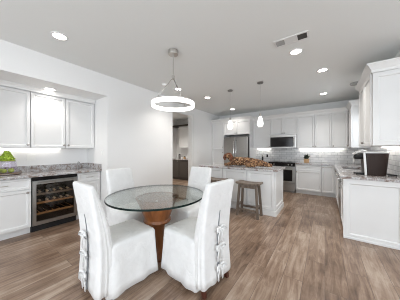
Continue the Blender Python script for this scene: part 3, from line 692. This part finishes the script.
def pendant(loc, label):
    t = thing('pendant_lamp', label, 'lamp', loc, 0, 'pendants over the island')
    bm = bmesh.new(); lathe(bm, [(0.01, -0.028), (0.055, -0.024), (0.062, -0.016), (0.062, 0)], seg=24); obj('canopy', bm, 'darknickel', t, smooth='auto')
    bm = bmesh.new(); tube(bm, [(0, 0, -0.025), (0, 0, -0.68)], 0.0035, 6); obj('cord', bm, 'cable', t)
    bm = bmesh.new(); lathe(bm, [(0.010, -0.66), (0.020, -0.665), (0.022, -0.715), (0.03, -0.725)], seg=16); obj('socket', bm, 'nickel', t, smooth='auto')
    bm = bmesh.new(); lathe(bm, [(0.024, -0.72), (0.034, -0.745), (0.048, -0.79), (0.060, -0.845), (0.063, -0.885), (0.055, -0.925), (0.035, -0.945), (0.032, -0.942), (0.051, -0.922), (0.059, -0.885), (0.056, -0.845), (0.044, -0.79), (0.030, -0.748), (0.02, -0.725)], seg=24, cap=False); obj('lamp_shade', bm, 'pendant_glow', t, smooth=True)
    return t
p = pendant((-1.12, 3.78, ZC), 'white glass pendant lamp on the right, hanging over the island in front of wall cabinets')
copy_tree(p, (-1.86, 3.86, ZC), 0, 'white glass pendant lamp on the left, hanging over the island before the refrigerator')

def downlight(loc, label, power=14, first=[None]):
    if first[0] is None:
        t = thing('recessed_light', label, 'ceiling light', loc, 0, 'recessed ceiling lights')
        bm = bmesh.new(); lathe(bm, [(0.068, 0.0), (0.092, 0.0), (0.090, -0.006), (0.070, -0.008), (0.068, 0.0)], seg=32, cap=False); obj('trim_ring', bm, 'trim', t, smooth='auto')
        bm = bmesh.new(); lathe(bm, [(0.067, -0.001), (0.067, -0.004)], seg=32); obj('diffuser', bm, 'lamp_led', t)
        first[0] = t
    else: t = copy_tree(first[0], loc, 0, label)
    l = bpy.data.lights.new('downlight_bulb', 'SPOT'); l.energy = power; l.spot_size = radians(125); l.spot_blend = 0.8; l.shadow_soft_size = 0.06; l.color = (1.0, 0.955, 0.895)
    o = bpy.data.objects.new('downlight_bulb', l); COL.objects.link(o); o.parent = t; o.location = (0, 0, -0.02)
    return t
downlight((-2.73, 0.77, ZC), 'recessed ceiling light at upper left of the picture, nearest over the bar side')
downlight((-0.343, 2.90, ZC), 'recessed ceiling light beside the ceiling vent', 18)
downlight((-0.034, 3.845, ZC), 'recessed ceiling light at right, second one beyond the ceiling vent', 20)
downlight((-0.028, 5.46, ZC), 'recessed ceiling light at right nearest the back cabinets', 10)
downlight((-2.82, 3.06, ZC), 'recessed ceiling light seen through the wires of the ring chandelier')
downlight((-2.62, 4.03, ZC), 'recessed ceiling light between ring chandelier and left pendant', 18)
downlight((-2.64, 5.67, ZC), 'recessed ceiling light behind the left pendant, near the refrigerator', 2.5)
downlight((-3.84, 0.95, AZ), 'recessed light in the soffit of the bar alcove above the wall cabinets', 0.8)
downlight((-4.9, 4.7, ZC), 'unseen recessed ceiling light added to light the laundry room', 90)  # lamp out of view, added to brighten the room beyond the doorway

def strip(name, label, x0, y0, x1, y1, z, led='strip_led'):
    t = thing(name, label, 'light', (0, 0, 0))
    obj('housing', B((x0, y0, z-0.010, x1, y1, z-0.0005)), 'plastic', t)
    obj('diffuser', B((x0+0.004, y0+0.004, z-0.013, x1-0.004, y1-0.004, z-0.0102)), led, t)
strip('under_cabinet_light', 'glowing light strip under the bar alcove wall cabinets', XB+0.03, -0.1, XB+0.06, 1.22, 1.335, 'strip_led_dim')
strip('under_cabinet_light', 'glowing light strip under the wall cabinet left of the microwave', -2.05, YB-0.07, -1.56, YB-0.04, 1.36)
strip('under_cabinet_light', 'glowing light strip under the three wall cabinets right of the microwave', -0.66, YB-0.07, 0.45, YB-0.04, 1.36)
strip('under_cabinet_light', 'glowing light strip under the near right wall cabinet over the coffee maker', XR-0.09, 3.5, XR-0.06, 4.3, 1.36)

t = thing('ceiling_vent', 'rectangular ceiling air vent with one dark louvred end', 'vent', (-0.36, 2.55, ZC))
obj('frame', B((-0.20, -0.085, -0.008, 0.20, -0.065, 0), (-0.20, 0.065, -0.008, 0.20, 0.085, 0), (-0.20, -0.065, -0.008, -0.18, 0.065, 0), (0.18, -0.065, -0.008, 0.20, 0.065, 0), (-0.075, -0.065, -0.006, 0.075, 0.065, 0)), 'trim', t)
obj('louvre', B(*[(0.076, -0.064 + k*0.016, -0.005, 0.179, -0.052 + k*0.016, -0.001) for k in range(8)]), 'ventdark', t)['label'] = 'dark louvred end'
obj('louvre', B(*[(-0.179, -0.064 + k*0.016, -0.005, -0.076, -0.052 + k*0.016, -0.001) for k in range(8)]), 'ventgrey', t)['label'] = 'light grey louvred end'
def round_ceiling(name, label, cat, loc, r, mat):
    t = thing(name, label, cat, loc)
    bm = bmesh.new(); lathe(bm, [(r*0.7, -0.035), (r*0.9, -0.03), (r, -0.012), (r, 0)], seg=28); obj('cover', bm, mat, t, smooth='auto')
    bm = bmesh.new(); lathe(bm, [(r*0.25, -0.040), (r*0.3, -0.0352)], seg=16); obj('centre_button', bm, mat, t)
round_ceiling('smoke_detector', 'round smoke detector on the ceiling left of the chandelier rod', 'smoke detector', (-2.86, 2.68, ZC), 0.065, 'plastic')
round_ceiling('ceiling_speaker', 'grey round ceiling fixture over the sink beside the near right wall cabinet', 'ceiling fixture', (0.54, 5.0, ZC), 0.10, 'ventgrey')

# ------------------------------------------------------------------ wall plates
def plate(name, label, cat, loc, rz, kind, mat='plastic', w_=0.072, h=0.115):
    t = thing(name, label, cat, loc, rz)
    obj('cover_plate', B((-w_/2, -0.006, -h/2, w_/2, -0.0005, h/2)), mat, t, bevel=0.002)
    if kind == 'switch': obj('rocker', B((-0.016, -0.010, -0.033, 0.016, -0.0062, 0.033)), mat, t, bevel=0.002)
    else:
        for z in (-0.022, 0.022): obj('socket', B((-0.016, -0.008, z-0.014, 0.016, -0.0062, z+0.014)), mat, t, bevel=0.002)
plate('wall_outlet', 'white outlet on the wall above the bar counter', 'outlet', (XB, 0.80, 1.165), R90, 'outlet', w_=0.115)
plate('light_switch', 'white light switch on the side wall of the bar alcove', 'switch', (-3.66, A1, 1.25), 0, 'switch')
plate('light_switch', 'white light switch on the wall right of the doorway', 'switch', (XW, 5.02, 1.22), R90, 'switch')
plate('wall_outlet', 'dark outlet on the tiled wall left of the range behind the dog', 'outlet', (-1.70, YB-0.012, 1.09), 0, 'outlet', 'black', 0.06, 0.10)
plate('wall_outlet', 'white outlet on the tiled wall right of the potted plant', 'outlet', (-0.12, YB-0.012, 1.13), 0, 'outlet')

# ------------------------------------------------------------------ countertop things
t = thing('coffee_maker', 'black coffee maker with silver rim and handle on the right end of the counter', 'coffee maker', (0.615, 3.78, 0.915), radians(8))
def taper(zs):
    return [rrect(cx, 0, hw, hd, 0.04, z, n=4) for z, cx, hw, hd in zs]
bm = bmesh.new(); loft(bm, taper([(0.0, 0.0, 0.118, 0.11), (0.02, 0.0, 0.120, 0.112), (0.20, 0.003, 0.132, 0.118), (0.335, 0.006, 0.142, 0.122)])); obj('body', bm, 'espresso', t, smooth='auto')
bm = bmesh.new(); loft(bm, taper([(0.336, 0.006, 0.145, 0.125), (0.352, 0.006, 0.146, 0.126), (0.360, 0.006, 0.140, 0.120)])); obj('rim', bm, 'silver', t, smooth='auto')
bm = bmesh.new(); loft(bm, [[(x, y, z) for y, z in ((-0.125, 0), (-0.10, 0), (-0.10, 0.34), (-0.125, 0.34))] for x in (-0.146, -0.120)]); 
for v in bm.verts: v.co.x += -0.018*(v.co.z/0.34) + 0.012
obj('side_strip', bm, 'silver', t, bevel=0.004)
bm = bmesh.new(); loft(bm, [[(x, r*cos(2*pi*i/16), 0.285 + zz + 0.8*r*sin(2*pi*i/16)) for i in range(16)] for x, r, zz in ((-0.125, 0.07, 0.01), (-0.17, 0.068, 0.005), (-0.215, 0.055, -0.005), (-0.235, 0.03, -0.012))]); obj('brew_head', bm, 'black', t, smooth='auto')
bm = bmesh.new(); tube(bm, [(-0.10, -0.09, 0.345), (-0.19, -0.085, 0.355), (-0.235, -0.05, 0.325), (-0.24, 0, 0.31), (-0.235, 0.05, 0.325), (-0.19, 0.085, 0.355), (-0.10, 0.09, 0.345)], 0.009); obj('handle', bm, 'silver', t, smooth=True)
obj('drip_tray', B((-0.225, -0.075, 0.0, -0.124, 0.075, 0.028)), 'black', t, bevel=0.006)
bm = bmesh.new(); tube(bm, [(0.115, -0.06, 0.03)] + [(0.19 + 0.045*cos(a), -0.06 + 0.04*sin(a), 0.008 + 0.012*(a/ (4*pi))) for a in [k*0.4 for k in range(31)]], 0.007); obj('power_cord', bm, 'black', t, smooth=True)

t = thing('potted_plant', 'small dark leafy plant in a square tan wooden pot right of the range', 'plant', (-0.46, 6.30, 0.9145))
bm = bmesh.new(); loft(bm, [[(a*q, b_*q, z) for a, b_ in ((-1,-1),(1,-1),(1,1),(-1,1))] for q, z in ((0.065, 0), (0.072, 0.115), (0.060, 0.115), (0.058, 0.10))]); obj('pot', bm, 'tanwood', t, bevel=0.003)
bm = bmesh.new()
for k in range(70):
    a = random.uniform(0, 2*pi); el = random.uniform(0.15, 1.5); r = random.uniform(0.07, 0.125)
    d = Vector((cos(a)*cos(el), sin(a)*cos(el), sin(el))); c = Vector((0, 0, 0.125)); s = d.orthogonal().normalized()*0.018; tip = c + Vector((d.x*r, d.y*r, d.z*r*1.15))
    m_ = c + d*r*0.55; nrm = d.cross(s).normalized()*0.004
    loft(bm, [[c + s*0.2 + nrm, c - s*0.2 + nrm, c - s*0.2 - nrm, c + s*0.2 - nrm], [m_ + s + nrm, m_ - s + nrm, m_ - s - nrm, m_ + s - nrm], [tip + s*0.15, tip - s*0.15, tip - s*0.15 - nrm*0.3, tip + s*0.15 - nrm*0.3]])
blob(bm, (0, 0, 0.14), 0.05, 2, 0.1); obj('foliage', bm, 'darkleaf', t)

t = thing('soap_bottle', 'small black pump bottle on the back counter left of the range', 'bottle', (-1.80, 6.35, 0.9145))
bm = bmesh.new(); lathe(bm, [(0.028, 0), (0.030, 0.01), (0.030, 0.12), (0.012, 0.145), (0.012, 0.16)], seg=16); obj('body', bm, 'black', t, smooth='auto')
bm = bmesh.new(); tube(bm, [(0, 0, 0.158), (0, 0, 0.20), (0.0, -0.045, 0.205)], 0.006); obj('pump', bm, 'black', t, smooth=True)

# bar counter decoration
t = thing('serving_board', 'round brown wooden board under the glass jar on the bar counter', 'board', (-4.06, 0.475, 0.9145))
bm = bmesh.new(); lathe(bm, [(0.12, 0), (0.145, 0.006), (0.148, 0.018), (0.14, 0.024)], seg=32); obj('disc', bm, 'brownboard', t, smooth='auto')
bm = bmesh.new(); lathe(bm, [(0.151, 0.010), (0.151, 0.016), (0.1485, 0.016), (0.1485, 0.010), (0.151, 0.010)], seg=32, cap=False); obj('rim_band', bm, 'darknickel', t)
zb = 0.9145 + 0.0245
t = thing('glass_jar', 'clear pale lilac ribbed glass jar on the round board, green fruit inside', 'jar', (-4.06, 0.475, zb))
bm = bmesh.new(); n = 40; rings = []
for r, z in ((0.02, 0.001), (0.105, 0.001), (0.112, 0.02), (0.112, 0.16), (0.104, 0.17), (0.108, 0.18), (0.104, 0.18), (0.100, 0.17), (0.108, 0.16), (0.108, 0.021), (0.100, 0.006), (0.02, 0.006)):
    rings.append([((r + (0.003 if i % 2 and 0.01 < z < 0.165 else 0))*cos(2*pi*i/n), (r + (0.003 if i % 2 and 0.01 < z < 0.165 else 0))*sin(2*pi*i/n), z) for i in range(n)])
loft(bm, rings, cap=True); obj('vessel', bm, 'lilacglass', t, smooth='auto')
bm = bmesh.new(); lathe(bm, [(0.105, 0.181), (0.109, 0.186), (0.02, 0.190)], seg=40); obj('lid', bm, 'lilacglass', t, smooth='auto')
limes = [(-0.04, -0.05, 'front'), (0.05, -0.02, 'right'), (-0.01, 0.055, 'rear'), (-0.065, 0.015, 'left')]
f0 = None
for k, (x, y, wh) in enumerate([(0.055, -0.035, 'nearest the room'), (0.05, 0.04, 'at the wine cooler side'), (-0.03, -0.055, 'at the left side'), (-0.04, 0.05, 'at the wall side')]):
    loc = (-4.06 + x, 0.475 + y, zb + 0.0065); lab = 'green lime in the bottom of the glass jar, ' + wh
    if f0 is None:
        f0 = thing('lime', lab, 'fruit', loc, 0.4, 'limes in the glass jar')
        bm = bmesh.new(); blob(bm, (0, 0, 0.033), 0.033, 2, 0.01, (1.12, 1, 1)); obj('skin', bm, 'lime', f0, smooth=True)
        bm = bmesh.new(); lathe(bm, [(0.006, 0.064), (0.003, 0.070)], seg=8); obj('stem', bm, 'brownboard', f0)
    else: copy_tree(f0, loc, k*1.3, lab)
t = thing('topiary', 'pear shaped mound of green foliage on top of the glass jar', 'plant', (-4.06, 0.475, zb + 0.1905))
bm = bmesh.new()
for k in range(150):
    h = random.random(); a = random.uniform(0, 2*pi)
    r = (0.082*(1-h)**0.9 + 0.012)*random.uniform(0.75, 1.0); blob(bm, (r*cos(a), r*sin(a), 0.022 + h*0.125), random.uniform(0.012, 0.02), 1, 0.2)
lathe(bm, [(0.06, 0.004), (0.075, 0.02), (0.055, 0.06), (0.03, 0.11), (0.012, 0.14)], seg=20); obj('foliage', bm, 'moss', t, smooth=True)
bm = bmesh.new(); lathe(bm, [(0.095, 0.0), (0.10, 0.008), (0.09, 0.012)], seg=24); obj('saucer', bm, 'lime', t)
t = thing('bar_faucet', 'small slim dark tap standing at the back of the bar counter', 'faucet', (-4.215, 1.50, 0.9145))
bm = bmesh.new(); lathe(bm, [(0.02, 0), (0.02, 0.01), (0.01, 0.015), (0.009, 0.10)], seg=14); obj('stem', bm, 'darknickel', t, smooth='auto')
bm = bmesh.new(); tube(bm, [(0, 0, 0.09), (0.005, 0, 0.125), (0.04, 0, 0.14), (0.08, 0, 0.125)], 0.007); obj('spout', bm, 'darknickel', t, smooth=True)

# ------------------------------------------------------------------ laundry room beyond the doorway
t = thing('laundry_cabinet', 'dark brown base cabinet seen through the doorway', 'cabinet', (-5.86, 5.68, 0))
obj('body', B((0, 0.022, 0.10, 1.9, 0.61, 0.874), (0, 0.085, 0, 1.9, 0.61, 0.10)), 'darkcab', t)
for k in range(3): front(t, 'door', k*0.633+0.004, 0.115, 0.625, 0.75, 0, [(0.59, 0.70)], mat='darkcab')
tag(obj('laundry_countertop', B((-5.88, 5.655, 0.876, -3.86, 6.298, 0.914)), 'granite', bevel=0.004), 'granite counter on the dark cabinet beyond the doorway', 'countertop')
upper_cabinet('laundry_upper_cabinet', 'white wall cabinet seen through the doorway with crown darkened for the shadow at its top', (-5.46, 5.97, 0), 0, 0.74, 0.325, 1.40, 2.37, 1, 'R')
struct('trim_6', B((-5.89, 5.94, 2.371, -4.65, 6.298, 2.44)), 'darkcab')  # crown piece coloured dark for the shadow along the cabinet top
for x, hh, mat, lab in ((-5.30, 0.20, 'darknickel', 'dark jar on the laundry counter, leftmost through the doorway'), (-5.16, 0.13, 'plastic', 'white jar on the laundry counter through the doorway'), (-5.0, 0.11, 'tanwood', 'tan jar on the laundry counter, rightmost through the doorway')):
    t = thing('storage_jar', lab, 'jar', (x, 5.85, 0.9145), 0, 'jars on the laundry counter')
    bm = bmesh.new(); lathe(bm, [(0.045, 0), (0.05, 0.01), (0.05, hh*0.8)], seg=18); obj('vessel', bm, mat, t, smooth='auto')
    bm = bmesh.new(); lathe(bm, [(0.052, hh*0.8+0.0005), (0.052, hh*0.9), (0.015, hh)], seg=18); obj('lid', bm, 'black', t, smooth='auto')
